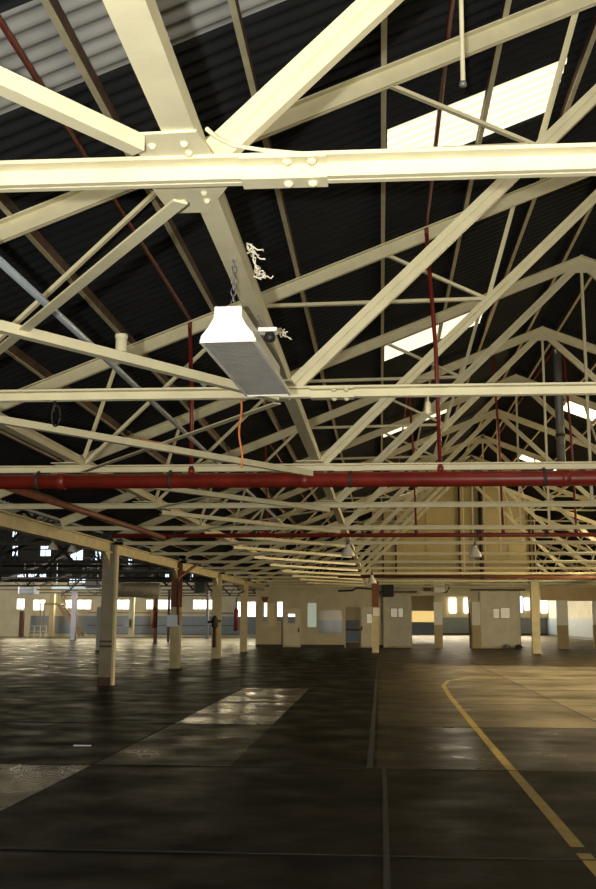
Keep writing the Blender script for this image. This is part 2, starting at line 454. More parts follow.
for i, k in enumerate(range(6, 21, 2)):
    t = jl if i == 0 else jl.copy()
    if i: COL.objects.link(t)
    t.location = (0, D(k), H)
    tag(t, 'backlit steel truss in the hall to the left, painted dark for shade, %s from the near end' % ORD[i+1], 'roof truss', 'roof trusses of the left hall')

# girders along the hall
for nm, x in (('N', XN), ('Q', XQ), ('NR', mx(XN)), ('QR', mx(XQ))):
    wdt, ht = (.106, .085) if nm[0] == 'N' else (.10, .06)
    z0 = H+.074
    x += {'N': -.043, 'NR': .043}.get(nm, 0); g = empty('girder', (x, 20, z0))
    mb = MB(); mb.box(x-wdt/2, x+wdt/2, D(1), 58, z0, z0+ht); mb.box(x-wdt/2-.012, x+wdt/2+.012, -3, D(1), z0, z0+ht); mb.build('bottom_flange', M['cream'], g)
    mb = MB(); mb.box(x-wdt/2+.01, x+wdt/2-.01, -3, 58, z0+ht, z0+ht+.05); mb.build('web', M['cream_dirty'], g)
    tag(g, {'N': 'long cream girder running away from the camera beside the fluorescent lamp', 'Q': 'long cream girder nearer the left columns, crossing over the left tie beams',
            'NR': 'long cream girder right of the ridge, near the right columns', 'QR': 'outermost long cream girder toward the right wall'}[nm], 'girder', 'girders along the hall')
# horizontal cross braces
for side in (0, 1):
    for b in range(0, 13):
        for d in (0, 1):
            xa, xb = XN, XQ
            if side: xa, xb = mx(xa), mx(xb)
            if side and b < 3: continue
            z = H-.020 if d == 0 else {0: H+.03, 1: H-.025}.get(b, H-.062)
            sg = -1 if side == 0 else 1
            if d == 0: A, B = Vector((xa+sg*.12, D(b)+.16, z)), Vector((xb-sg*.1, D(b+1)-.14, z))
            else: A, B = Vector((xa+sg*(.20 if b == 0 else .10), D(b+1)-(.27 if b == 0 else .12), z)), Vector((xb-sg*.1, D(b)+.14, z))
            mb = MB()
            if d == 0: mb.bar(A, B, .066, .012)
            else: mb.prism(A, B, angle(.066) if side == 0 else angle2(.066))
            o = mb.build('cross_brace', M['cream'])
            if b == 0: txt = 'above the camera, ending at the nearest truss' if d else 'starting above the camera'
            else: txt = 'between the %s and %s trusses, running %s toward the %s' % (ORD[b], ORD[b+1], 'away' if d == 0 else 'back', 'left' if side == 0 else 'right')
            tag(o, 'flat cream brace %s' % txt, 'brace', 'flat braces between girders')

# ------------------------------------------------------------------ sprinkler pipes
def pipe_net(name, Y, zc, r, risers, x0, x1, label, branch_len, rr, branches, drop_left=False):
    root = empty(name, ((x0+x1)/2, Y, zc))
    mb = MB(); mb.tube([(x0, Y, zc), (x1, Y, zc)], r, 20); mb.build('main_pipe', M['red'], root)
    for x in (x0+2.4, -.9, 2.2, 5.6):
        if x0 < x < x1:
            mb = MB(); mb.tube([(x-.05, Y, zc), (x-.045, Y, zc), (x+.045, Y, zc), (x+.05, Y, zc)], [r*1.02, r*1.12, r*1.12, r*1.02], 20); mb.build('coupling', M['red'], root)
    for x, zt in risers:
        mb = MB(); ln = .115 if x > 0 else .06
        mb.tube([(x+ln, Y, zc+r*.6), (x+ln*.75, Y, (zc+zt)/2), (x, Y, zt-.12)], rr, 8)
        mb.build('riser', M['red'], root)
        mb = MB(); mb.lathe((x+ln, Y, zc+r*.9), [(rr*1.5, 0), (rr*1.5, .07)], 10); mb.build('saddle', M['red'], root)
    for x, zt, ya, yb in branches:
        mb = MB(); mb.tube([(x, yb, zt), (x, Y+.0, zt)] if yb < Y else [(x, Y, zt), (x, yb, zt)], rr*.9, 8)
        mb.tube([(x, Y, zt), (x, Y, zt-.13)], rr, 8); mb.build('branch_pipe', M['red'], root)
    for x in (-4.2, -2.55, -.35, 1.95, 3.3, 6.4):
        if x0 < x < x1:
            mb = MB(); mb.tube([(x-.02, Y, zc), (x+.02, Y, zc)], r*1.06, 16)
            mb.bar((x, Y, zc+r), (x, Y+.04, H+.045), .04, .012, (0, 1, 0)); mb.bar((x-.05, Y+.08, H-.012), (x+.13, Y+.08, H-.012), .05, .02); mb.build('hanger_clamp', M['dark'], root)
    tag(root, label, 'pipe')
    return root
ZB = [(-2.35, rz(-2.35)+.115), (.615, rz(.615)+.115), (3.79, rz(3.79)+.115)]
pipe_net('sprinkler_pipe', D(3)-.05, EYE+1.65, .092, ZB, -6.3, 13, 'thick dark red sprinkler pipe crossing the hall under the third truss', 8, .026,
         [(x, z, 0, -4) for x, z in ZB])
pipe_net('sprinkler_pipe', D(5)+.12, EYE+1.665, .042, ZB+[(2.35, rz(2.35)+.115)], -5.5, 13, 'thinner red sprinkler pipe crossing the hall under the fifth truss', 8, .024,
         [(x, z, 0, D(8)) for x, z in ZB])
mb = MB(); mb.tube([(-4.62, D(3)+.05, EYE+1.60), (-4.4, D(5)-.02, EYE+1.62)], .048, 12)
tag(mb.build('sprinkler_pipe', M['oldred']), 'faded red pipe joining the two crossing pipes at the left', 'pipe')
mb = MB(); mb.tube([(-1.7, 41.2, EYE+1.68), (13, 41.2, EYE+1.66)], .065, 12)
tag(mb.build('sprinkler_pipe', M['oldred']), 'faded red pipe running along the foot of the beige gable wall', 'pipe')
# galvanised conduit
mb = MB(); mb.tube([(-2.24, .5, EYE+2.05), (-2.18, 8, EYE+2.05), (-2.13, 24, EYE+2.05)], .026, 12)
tag(mb.build('conduit', M['conduit']), 'bluish galvanised conduit running above the left tie beams', 'conduit')
# roof vent stack
st = empty('vent_stack', (3.92, 22, 4.8))
mb = MB(); mb.tube([(3.92, 22, 4.8), (3.92, 22, 8.2)], .095, 16); mb.build('flue', M['grey'], st)
mb = MB(); mb.tube([(3.92, 22, 5.5), (3.92, 22, 5.56)], .105, 16); mb.build('band', M['dark'], st)
mb = MB(); mb.lathe((3.92, 22, 4.74), [(.06, 0), (.12, .02), (.12, .08), (.1, .12)], 16); mb.build('cap', M['grey'], st)
tag(st, 'grey vent stack hanging down from the roof beside the ridge', 'vent')
# hanging pipe drop upper right
p0, p1 = at(461, -25, 5.6), at(463, 82, 5.6)
d = empty('drop_pipe', tuple(p1))
mb = MB(); mb.tube([(p0.x, 5.6, roofz(p0.x)-.03), tuple(p1)], .014, 10); mb.build('tube', M['cream'], d)
mb = MB(); mb.lathe(tuple(p1-Vector((0, 0, .03))), [(.008, 0), (.022, .005), (.022, .03)], 10); mb.build('nozzle', M['grey'], d)
tag(d, 'thin cream drop pipe hanging from the roof above the first tie beam', 'pipe')
# pipe stub on brace
q = at(121, 352, 6.75); 
mb = MB(); mb.lathe((q.x, q.y, q.z), [(.040, 0), (.040, .10), (.045, .10), (.045, .125), (.03, .128)], 14)
tag(mb.build('pipe_stub', M['cream']), 'short cream capped pipe stub standing on the left brace', 'pipe')

# ------------------------------------------------------------------ fluorescent lamp
def lamp():
    c = Vector((-.75, 4.86, EYE+1.36)); L = 1.24; hw = .135
    root = empty('fluorescent_lamp', tuple(c))
    ax = Vector((.055, 1, 0)).normalized(); sd = Vector((1, -.055, 0)).normalized()
    prof = [(-hw, 0), (hw, 0), (hw, .012), (hw*.98, .035), (hw*.70, .085), (hw*.52, .13), (hw*.50, .185), (-hw*.50, .185), (-hw*.52, .13), (-hw*.70, .085), (-hw*.98, .035), (-hw, .012)]
    mb = MB(); A = c; B = c+ax*L
    def P(base, p): return base+sd*p[0]+Vector((0, 0, p[1]))
    bm = mb.bm
    r0 = [bm.verts.new(P(A, p)) for p in prof]; r1 = [bm.verts.new(P(B, p)) for p in prof]
    for i in range(1, len(prof)): bm.faces.new((r0[i], r0[(i+1) % 12], r1[(i+1) % 12], r1[i]))
    mb.build('reflector_housing', M['white'], root)
    for base, s in ((A, -1), (B, 1)):
        mb = MB(); mb.poly([P(base, (p[0]*1.02, p[1]-.004)) for p in prof], ax*(.006*s)); mb.build('end_cap', M['white'], root)
    mb = MB()                                    # louvre grid in the opening
    n = 46
    for i in range(n+1):
        o = A+ax*(L*i/n); mb.bar(o-sd*(hw-.008)+Vector((0, 0, .014)), o+sd*(hw-.008)+Vector((0, 0, .014)), .003, .022)
    for i in range(31):
        x = -hw+.012+(2*hw-.024)*i/30
        mb.bar(A+sd*x+Vector((0, 0, .014)), B+sd*x+Vector((0, 0, .014)), .0018, .02)
    mb.build('louvre', M['louvre'], root)
    mb = MB(); mb.poly([A+sd*(-hw+.01)+Vector((0, 0, .027)), A+sd*(hw-.01)+Vector((0, 0, .027)), B+sd*(hw-.01)+Vector((0, 0, .027)), B+sd*(-hw+.01)+Vector((0, 0, .027))], (0, 0, .003)); mb.build('diffuser', M['louvre'], root)
    for s in (-1, 1):
        mb = MB(); mb.bar(A+sd*(s*hw)+Vector((0, 0, .006)), B+sd*(s*hw)+Vector((0, 0, .006)), .014, .02); mb.build('rim', M['white'], root)
    for t in (.10, .90):                         # chains up to the girder
        mb = MB(); b = c+ax*(L*t)+Vector((0, 0, .185)); top = Vector((XN-.03, b.y+.03, H+.12))
        for k in range(11):
            a0 = b.lerp(top, k/11); a1 = b.lerp(top, (k+1.25)/11); off = sd*.008 if k % 2 else ax*.008
            mb.tube([a0+off, a0.lerp(a1, .5)+off*1.6, a1+off], .0025, 5); mb.tube([a0-off, a0.lerp(a1, .5)-off*1.6, a1-off], .0025, 5)
        mb.build('chain', M['grey'], root)
    tag(root, 'white fluorescent lamp with grey louvre hung on chains beside the long girder', 'lamp')
lamp()
# small sensor lamp beside it
c = Vector((-.60, 5.55, 0)); zt = H+.068
b = at(268, 333, 5.45)
r_ = empty('sensor_lamp', (b.x, b.y, b.z))
mb = MB(); mb.box(b.x-.052, b.x+.052, b.y-.04, b.y+.04, b.z, b.z+.022); mb.build('bracket', M['white'], r_)
mb = MB(); mb.lathe((b.x+.01, b.y, b.z-.055), [(.012, 0), (.030, .012), (.034, .03), (.026, .05), (.026, .056)], 14); mb.build('lens', M['black'], r_)
mb = MB(); mb.bar((b.x-.04, b.y, b.z+.012), (-.665, b.y, b.z+.012), .02, .02); mb.build('stem', M['cream'], r_)
tag(r_, 'small white bracket lamp with black lens fixed to the side of the fluorescent lamp', 'lamp')
# frayed cord tied to the girder edge
rd = random.Random(5)
for lab, px, py, Y in (('upper frayed pale cord tuft tied to the girder above the lamp', 259, 268, 4.95), ('middle frayed pale cord tuft on the girder beside the lamp', 266, 291, 5.25), ('lowest frayed pale cord tuft on the girder near the second truss', 290, 352, 6.45)):
    mb = MB(); x = XN+.060; z = H+.074
    for s in range(9):
        a = Vector((x, Y+rd.uniform(-.10, .10), z+.02)); P = [a]
        for k in range(4): P.append(P[-1]+Vector((rd.uniform(-.01, .03), rd.uniform(-.025, .03), rd.uniform(-.028, .015))))
        mb.tube(P, .0045, 5)
    tag(mb.build('frayed_cord', M['tuft']), lab, 'cord', 'frayed cords on the girder')
# orange cord and wire loop
p = at(240, 394, D(2)+.05); e = at(241, 468, D(2)+.05)
mb = MB(); P = []
for i in range(17):
    t = i/16; P.append(p.lerp(e, t)+Vector((.012*math.sin(t*9), 0, 0)))
mb.tube(P, .009, 6); tag(mb.build('power_cord', M['orange']), 'orange power cord hanging from the second tie beam by the lamp', 'cord')
p = at(142, 441, D(3)-2.1); e = at(176, 448, D(3)-2.1)
p = on_z(140, 440.5, H+.0); e = on_z(176, 447.5, H+.0)
mb = MB(); mb.tube([p, p.lerp(e, .5)+Vector((0, 0, .01)), e], .018, 6); tag(mb.build('cable_wrap', M['orange']), 'short rusty orange cable wrap lying along a left brace', 'cord')
p = at(57, 405, D(2))
mb = MB(); c0 = Vector((p.x, p.y, p.z)); mb.tube([c0+Vector((-.02, 0, .04)), c0+Vector((-.02, 0, .0)), c0+Vector((-.03, 0, -.03)), c0+Vector((-.02, 0, -.06))], .010, 6)
ring = [c0+Vector((-.005+.035*math.cos(a), 0, -.09+.09*math.sin(a))) for a in [i*2*PI/16 for i in range(17)]]
mb.tube(ring, .008, 6); tag(mb.build('wire_loop', M['black']), 'black wire loop hanging from the second tie beam at far left', 'wire')
p = at(428, 394, D(2)); e = at(428, 415, D(2))
mb = MB(); mb.tube([p, p.lerp(e, .35), p.lerp(e, .4), p.lerp(e, .9), e], [.008, .008, .022, .026, .012], 10); tag(mb.build('cable_hook', M['cream']), 'small pale cable hook hanging under the second tie beam right of centre', 'hook')
p = at(202, 380, D(2)+1.5)
mb = MB(); mb.tube([p+Vector((-.05, 0, .05)), p+Vector((.04, 0, -.05))], .035, 12); tag(mb.build('spot_lamp', M['conduit']), 'small silver spot lamp tucked behind the brace left of the lamp', 'lamp')

mb = MB(); mb.tube([on_z(207, 129, H+.10), on_z(216, 137, H+.10), on_z(232, 145, H+.09), on_z(262, 150, H+.08), on_z(300, 153.5, H+.075), on_z(330, 154, H+.07)], .009, 8)
tag(mb.build('wire_conduit', M['cream']), 'thin cream wire conduit curving from the long girder onto the nearest tie beam', 'conduit')
# bell lamps
def bell(p, r, label, top):
    o = empty('bell_lamp', (p.x, p.y, p.z-r*.9))
    mb = MB(); mb.lathe((p.x, p.y, p.z-r*.9), [(r*.93, .0), (r, .0), (r*.96, r*.25), (r*.7, r*.8), (r*.36, r*1.3), (r*.3, r*1.7), (r*.25, r*1.72)], 20); mb.build('shade', M['white'], o)
    mb = MB(); mb.lathe((p.x, p.y, p.z+r*.8), [(r*.3, 0), (r*.3, r*.6), (r*.1, r*.7)], 12); mb.build('cap', M['grey'], o)
    mb = MB(); mb.tube([(p.x, p.y, p.z+r*1.4), (p.x, p.y, top)], .012, 6); mb.build('stem', M['dark'], o)
    tag(o, label, 'lamp', 'bell lamps')
bell(at(348, 550, 24.2), .16, 'pale bell lamp hanging under the long girder near the centre', H+.08)
bell(at(475, 551, D(6)), .16, 'pale bell lamp hanging in front of the beige gable wall', H+.02)
bell(at(372, 579, D(9)), .17, 'small far bell lamp under the far end of the girder', H+.02)
for i, (x, y, lab) in enumerate(((73, 547, 'pale bell lamp left of the near grimy column'), (53, 545, 'pale bell lamp hanging under the left beam, farthest left'))):
    bell(at(x, y, D(6)), .13, lab, H+.01)

# ------------------------------------------------------------------ columns and left beam
def column(x, y, hw, mats, label, group='columns', h=H-.02, split=None, bands=(), name='column', sidem=None):
    o = empty(name, (x, y, 0))
    def hsec(mb, z0, z1):                         # H section
        mb.box(x-hw, x+hw, y-hw, y-hw+.03, z0, z1); mb.box(x-hw, x+hw, y+hw-.03, y+hw, z0, z1); mb.box(x-.02, x+.02, y-hw+.03, y+hw-.03, z0, z1)
    if split:
        mb = MB(); hsec(mb, 0.012, split); mb.build('lower_shaft', M[mats[0]], o)
        mb = MB(); hsec(mb, split, h); mb.build('upper_shaft', M[mats[1]], o)
    else:
        mb = MB(); hsec(mb, 0.012, h); mb.build('shaft', M[mats[0]], o)
    mb = MB(); mb.box(x-hw*1.25, x+hw*1.25, y-hw*1.25, y+hw*1.25, 0, .015); mb.build('base_plate', M['rust'], o)
    for z0, z1 in bands:
        mb = MB(); mb.box(x-hw-.004, x+hw+.004, y-hw-.004, y-hw+.031, z0, z1); mb.build('band', M['rust'], o)
    if sidem:
        mb = MB(); mb.box(x+hw-.005, x+hw+.045, y-hw-.01, y+hw*.2, 0.012, h); mb.build('side_pipe', M[sidem], o)
    tag(o, label, 'column', group)
    return o
XC = -6.6
def cx(px, py): return on_z(px, py, 0)
cA = column(XC, D(6), .155, ('colgrey',), 'grimy grey-brown column nearest the camera at the left', bands=((.9, .95), (1.02, 1.06), (.0, .2)), sidem='colcream')
cB = column(XC, D(8), .155, ('colcream', 'oldred'), 'column with red upper half and grey box, second at the left', split=1.95)
cC = column(XC, D(10), .17, ('colcream',), 'cream column with dark valve on it, third at the left')
cD = column(XC, D(12), .16, ('colcream',), 'plain cream column just left of the partition')
cE = column(-.26, D(12), .16, ('colcream', 'oldred'), 'column with red upper half and white box in front of the partition', split=2.15, h=H+.01)
cF = column(7.27, D(12), .16, ('colcream',), 'cream column in front of the openings at the right', sidem='plaster', h=H+.01)
# fittings on columns
def boxed(px0, py0, px1, py1, Y, dep, m, name, lab, cat, bevel=False):
    a = at(px0, py1, Y); b = at(px1, py0, Y)
    mb = MB(); mb.box(a.x, b.x, Y-dep, Y, a.z, b.z)
    o = mb.build(name, M[m]); tag(o, lab, cat); return o
boxed(168, 615, 178.5, 626.5, D(8)-.16, .16, 'conduit', 'switch_box', 'grey switch box on the red and cream column', 'box')
boxed(373, 608, 379.5, 616, D(12)-.165, .14, 'white', 'switch_box', 'white switch box on the column before the partition', 'box')
def valve():
    p = at(215, 622, D(10)-.2); o = empty('valve', tuple(p))
    mb = MB(); mb.lathe((p.x, p.y-.05, p.z-.25), [(.05, 0), (.12, .06), (.13, .22), (.16, .3), (.10, .42), (.05, .5)], 12); mb.build('body', M['dark'], o)
    mb = MB(); mb.tube([(p.x-.28, p.y-.05, p.z+.0), (p.x+.25, p.y-.05, p.z+.05)], .05, 8); mb.build('handle', M['dark'], o)
    mb = MB(); mb.tube([(p.x, p.y-.03, p.z-.25), (p.x, p.y-.03, p.z-1.0)], .07, 8); mb.build('outlet', M['rust'], o)
    tag(o, 'dark valve on the third left column', 'valve')
valve()
def extinguisher():
    p = at(237, 597, D(12)-.2); e = at(236.5, 608, D(12)-.2); f = at(236.5, 631, D(12)-.2)
    o = empty('fire_hose', (e.x, e.y, f.z))
    mb = MB(); mb.lathe((e.x, e.y-.1, f.z), [(.06, 0), (.11, .02), (.11, e.z-f.z-.12), (.05, e.z-f.z)], 14); mb.build('roll', M['red'], o)
    mb = MB(); mb.tube([(e.x, e.y-.1, e.z-.02), (e.x, e.y-.1, p.z-.1), (e.x+.1, e.y-.05, p.z+.15), (e.x+.4, e.y, p.z+.28)], .03, 8); mb.build('hook', M['black'], o)
    tag(o, 'dark red fire hose hanging beside the plain cream column', 'fire hose')
extinguisher()
mb = MB(); P = [at(178, 625, D(8)-.25), at(178, 590, D(8)-.25), at(179, 578, D(8)-.25), at(196, 565, D(8)-.1), at(205, 560, D(8)+.3)]
mb.tube(P, .045, 8); tag(mb.build('sprinkler_pipe', M['oldred']), 'faded red pipe climbing the second left column and bending over', 'pipe')

# deep beam over the left column line, with knee brackets
bm_o = empty('eaves_beam', (XC, 20, H-.2))
mb = MB(); mb.box(XC-.10, XC+.10, -3, 60, H-.225, H-.19); mb.box(XC-.035, XC+.035, -3, 60, H-.19, H+.02); mb.box(XC-.10, XC+.10, -3, 60, H+.02, H+.05)
mb.build('beam', M['colcream'], bm_o)
for k in (6, 8, 10, 12):
    for s in (-1, 1):
        mb = MB(); y = D(k)
        mb.poly([(XC-.05, y+s*.16, H-.225), (XC-.05, y+s*.75, H-.225), (XC-.05, y+s*.5, H-.30), (XC-.05, y+s*.16, H-.52)], (.1, 0, 0)); mb.build('bracket', M['colcream'], bm_o)
tag(bm_o, 'deep cream beam carried on the left row of columns', 'beam')

# ------------------------------------------------------------------ building shell
def wall_y(name, Y, th, x0, x1, z0, z1, holes, m, parent=None):
    xs = sorted({x0, x1, *[h[0] for h in holes], *[h[1] for h in holes]}); zs = sorted({z0, z1, *[h[2] for h in holes], *[h[3] for h in holes]})
    mb = MB()
    for i in range(len(xs)-1):
        for j in range(len(zs)-1):
            xm, zm = (xs[i]+xs[i+1])/2, (zs[j]+zs[j+1])/2
            if xm < x0 or xm > x1 or zm < z0 or zm > z1: continue
            if any(h[0] < xm < h[1] and h[2] < zm < h[3] for h in holes): continue
            mb.box(xs[i], xs[i+1], Y, Y+th, zs[j], zs[j+1])
    bmesh.ops.remove_doubles(mb.bm, verts=mb.bm.verts[:], dist=1e-4)
    return struct(mb.build(name, m, parent))
def pane(x0, x1, Y, z0, z1, m, frame=True, mull=0, th=.05, fm='cream_dirty'):
    o = empty(window_name(), ((x0+x1)/2, Y, z0)); struct(o)
    mb = MB(); mb.box(x0, x1, Y, Y+.01, z0, z1); mb.build('pane', M[m], o)
    if frame:
        f = .05; mb = MB()
        mb.box(x0-f, x1+f, Y-.03, Y+th, z1, z1+f); mb.box(x0-f, x1+f, Y-.03, Y+th, z0-f, z0); mb.box(x0-f, x0, Y-.03, Y+th, z0, z1); mb.box(x1, x1+f, Y-.03, Y+th, z0, z1)
        for i in range(mull):
            x = x0+(x1-x0)*(i+1)/(mull+1); mb.box(x-.03, x+.03, Y-.02, Y-.001, z0, z1)
        mb.build('frame', M[fm], o)
    return o
def pwin(px0, py0, px1, py1, Y, m, **k):
    a, b = at(px0, py1, Y), at(px1, py0, Y); return pane(a.x, b.x, Y, a.z, b.z, m, **k)
YB = 86.5
wins = [(16.5, 599, 24.5, 609), (33, 600, 45, 610), (65, 600, 73, 608), (76, 600, 91, 609), (113, 600, 130, 609), (146, 600, 153, 609), (158, 600, 172, 609), (193, 600, 212, 609), (237, 602, 262, 621), (264, 602, 283, 621), (286, 612, 300, 624)]
hol = []
for a in wins:
    p, q = at(a[0], a[3], YB), at(a[2], a[1], YB); hol.append((p.x, q.x, p.z, q.z))
wall_y('wall_back', YB, .3, -34, -.6, 0, 4.6, hol, M['plaster'])
for h in hol: pane(h[0], h[1], YB+.1, h[2], h[3], 'day', mull=1 if h[1]-h[0] < 1.5 else 3)
hu = []
for a in ((17, 571, 26, 577), (28, 572, 37, 578), (39, 574, 46, 579), (69, 578, 75, 583), (76, 578, 86, 583), (12, 546, 18, 556), (40, 546, 51, 556), (70, 549, 83, 560), (95, 550, 101, 560), (12, 530, 17, 540), (60, 570, 64, 574), (128, 556, 132, 566), (190, 572, 193, 580), (165, 570, 169, 578)):
    p, q = at(a[0], a[3], YB), at(a[2], a[1], YB); hu.append((p.x, q.x, p.z, q.z))
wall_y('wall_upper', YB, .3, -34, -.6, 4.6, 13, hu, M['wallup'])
for i, h in enumerate(hu): pane(h[0], h[1], YB+.1, h[2], h[3], 'dayblue', mull=1, fm='dark')
# dado and rails on back wall
mb = MB(); mb.box(-30, -7, YB-.04, YB, .25, 1.75); struct(mb.build('trim_3', M['dado']))
mb = MB()
for z in (.95, 2.0, .22): mb.box(-25, -12, YB-.08, YB-.04, z, z+.06)
struct(mb.build('trim_4', M['rust']))
wall_y('wall_right', 105, .3, -.6, 17, 0, 8, [], M['plaster'])
mb = MB(); mb.box(-.6, 17, 104.9, 105, .2, 1.75); struct(mb.build('trim_5', M['dado']))
mb = MB(); mb.box(-.6, 17, 104.85, 105, 0, .2); struct(mb.build('baseboard_back', M['dark']))
mb = MB(); mb.box(-.75, -.6, 73, 105, 0, 8); struct(mb.build('wall_inner', M['plaster']))
mb = MB(); mb.box(16.7, 17, 46, 105, 0, 8); mb.box(16.7, 17, -8, 28, 0, 6); mb.box(16.7, 17, 28, 46, 4.0, 6); struct(mb.build('wall_side_right', M['plaster']))
mb = MB(); mb.box(16.6, 16.7, 58.3, 104.8, .2, 1.7); struct(mb.build('trim_6', M['dado']))
mb = MB(); mb.box(16.55, 16.7, 58.3, 104.8, 0, .2); struct(mb.build('baseboard_right', M['dark']))
mb = MB(); mb.box(-34, -33.7, -8, YB, 0, 9); struct(mb.build('wall_left', M['plaster']))
# roof of left hall and end roof over back rooms
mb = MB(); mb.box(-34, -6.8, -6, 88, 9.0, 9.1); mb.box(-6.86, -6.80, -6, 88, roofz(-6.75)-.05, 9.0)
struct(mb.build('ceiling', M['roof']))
mb = MB(); mb.box(-6.7, 17, 62.2, 106, 7.9, 8.0); struct(mb.build('ceiling', M['plaster']))
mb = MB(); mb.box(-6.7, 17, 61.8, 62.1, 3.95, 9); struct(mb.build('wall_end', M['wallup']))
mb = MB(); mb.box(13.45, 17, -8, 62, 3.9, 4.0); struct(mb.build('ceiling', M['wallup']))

# beige gable wall hanging over the hall
YG = 42
def gable():
    mb = MB(); xa, xb = -.32, 6.32; z0 = H-.02
    pts = [(xa, YG, z0), (xb, YG, z0), (xb, YG, roofz(xb)-.09), (XR, YG, roofz(XR)-.09), (xa, YG, roofz(xa)-.09)]
    mb.poly(pts, (0, .12, 0)); o = mb.build('wall_gable', M['beige'], origin=(XR, YG, z0)); struct(o)
    n = 0
    mb = MB()
    for x in (.9, 1.9, 3.1, 4.3, 5.2): mb.box(x-.02, x+.02, YG-.012, YG, z0, roofz(x)-.2)
    mb.build('batten', M['tan'], o)
gable()
mb = MB(); mb.tube([(4.12, YG-.095, 3.2), (4.12, YG-.095, 7.2)], .085, 12)
tag(mb.build('flue_pipe', M['dark']), 'dark flue pipe rising up the front of the beige gable wall', 'pipe')
for i, (px, m, lab) in enumerate(((383, 'brown', 'thin brown conduit on the left part of the beige gable wall'), (396, 'rust', 'rusty thin conduit on the beige gable wall, second from its left edge'), (530, 'rust', 'rusty thin conduit along the right edge of the beige gable wall'), (534, 'brown', 'brown conduit just right of the beige gable wall'), (460, 'rust', 'rusty conduit left of the dark flue on the gable wall'))):
    q = at(px, 540, YG-.1); mb = MB(); mb.tube([(q.x, YG-.034, H-.1), (q.x, YG-.034, roofz(q.x)-.3)], .035, 8)
    tag(mb.build('conduit', M[m]), lab, 'conduit')

# ------------------------------------------------------------------ partition with doors
YP = 58.0
def P2(px0, py0, px1, py1, Y=YP):
    a, b = at(px0, py1, Y), at(px1, py0, Y); return (a.x, b.x, max(a.z, 0), b.z)
ops = dict(side_a=P2(263, 603, 267, 621), mid=P2(267.8, 603, 276, 627), side_b=P2(277, 602, 282.5, 621), win1=P2(288, 614, 295, 623), tall=P2(307.5, 603, 316.5, 627),
           wide=P2(318.5, 610, 342, 633.5), doorway=P2(345.5, 607, 359.5, 648), win2=P2(367, 614, 372, 623),
           openA=P2(412, 596, 434, 648), openB=P2(443, 596, 470, 648), openC=P2(520, 591, 557, 648), openD=P2(567.5, 601, 593, 648), openE=P2(597, 601, 618, 648))
for k in ('doorway', 'openA', 'openB', 'openC', 'openD', 'openE'): ops[k] = (ops[k][0], ops[k][1], 0, ops[k][3])
xl = at(256, 600, YP).x
wall_y('wall_partition', YP, .14, xl, 17, 0, 3.98, list(ops.values()), M['plaster'])
mb = MB(); mb.box(xl, ops['doorway'][0]-.05, YP-.03, YP, 0, .16); mb.box(ops['doorway'][1]+.05, ops['openA'][0], YP-.03, YP, 0, .16); struct(mb.build('baseboard_partition', M['dark']))
mb = MB(); mb.box(xl, 17, YP-.06, YP+.2, 3.98, 4.12); struct(mb.build('trim_7', M['tan']))
def pw(key, m, **k):
    h = ops[key]; return pane(h[0], h[1], YP+.05, h[2], h[3], m, fm=k.pop('fm', 'cream_dirty'), **k)
pw('side_a', 'glass'); pw('mid', 'tanpane'); pw('side_b', 'glass'); pw('win1', 'glass'); pw('tall', 'palegreen'); pw('wide', 'glass', mull=1, fm='tan'); pw('win2', 'palepane')
dn = [0]
def leaf(px0, py0, px1, py1, m='door', Y=YP-.03, th=.05, wins=(), handle=None, track=False, wm='palepane'):
    dn[0] += 1
    h = P2(px0, py0, px1, py1, Y); o = empty('door_%d' % dn[0], ((h[0]+h[1])/2, Y, 0)); struct(o)
    hs = [P2(*w_, Y) for w_ in wins]
    zs = 0.02
    l = wall_y('leaf', Y-th, th, h[0], h[1], zs, h[3], hs, M[m], o); del l['kind']
    mb = MB()
    for q in hs:
        f = .04
        mb.box(q[0]-f, q[1]+f, Y-th-.015, Y-th, q[3], q[3]+f); mb.box(q[0]-f, q[1]+f, Y-th-.015, Y-th, q[2]-f, q[2]); mb.box(q[0]-f, q[0], Y-th-.015, Y-th, q[2], q[3]); mb.box(q[1], q[1]+f, Y-th-.015, Y-th, q[2], q[3])
    if hs: mb.build('glazing_frame', M['cream_dirty'], o)
    for q in hs:
        mb = MB(); mb.box(q[0], q[1], Y-th*.6, Y-th*.5, q[2], q[3]); mb.build('pane', M[wm], o)
    # leaf border
    mb = MB(); f = .045; y0, y1 = Y-th-.012, Y-th
    mb.box(h[0], h[0]+f, y0, y1, zs, h[3]); mb.box(h[1]-f, h[1], y0, y1, zs, h[3]); mb.box(h[0]+f, h[1]-f, y0, y1, h[3]-f, h[3]); mb.box(h[0]+f, h[1]-f, y0, y1, zs, zs+.1); mb.build('edge_frame', M['cream_dirty'], o)
    if handle:
        q = at(*handle, Y); mb = MB(); mb.tube([(q.x, Y-th-.05, q.z-.12), (q.x, Y-th-.05, q.z+.12)], .03, 8); mb.build('handle', M['dark'], o)
    if track:
        mb = MB(); mb.box(h[0]-.5, h[1]+.3, Y-th-.05, Y+.01, h[3]+.02, h[3]+.09); mb.build('track', M['rust'], o)
    return o
leaf(282.8, 608, 301, 647, wins=((288, 614, 295, 623),), wm='glass', handle=(299, 630))
leaf(361, 606.5, 374, 647, wins=((367, 614, 372, 623),), handle=(362, 628))
leaf(383.5, 593, 411.5, 647, Y=YP-.10, wins=((391, 608.5, 397, 617), (398.5, 608.5, 403, 617)), track=True)
leaf(481, 591, 519.5, 647.5, Y=YP-.10, wins=((493.5, 609, 499, 618), (501, 608, 509.5, 618)), track=True)
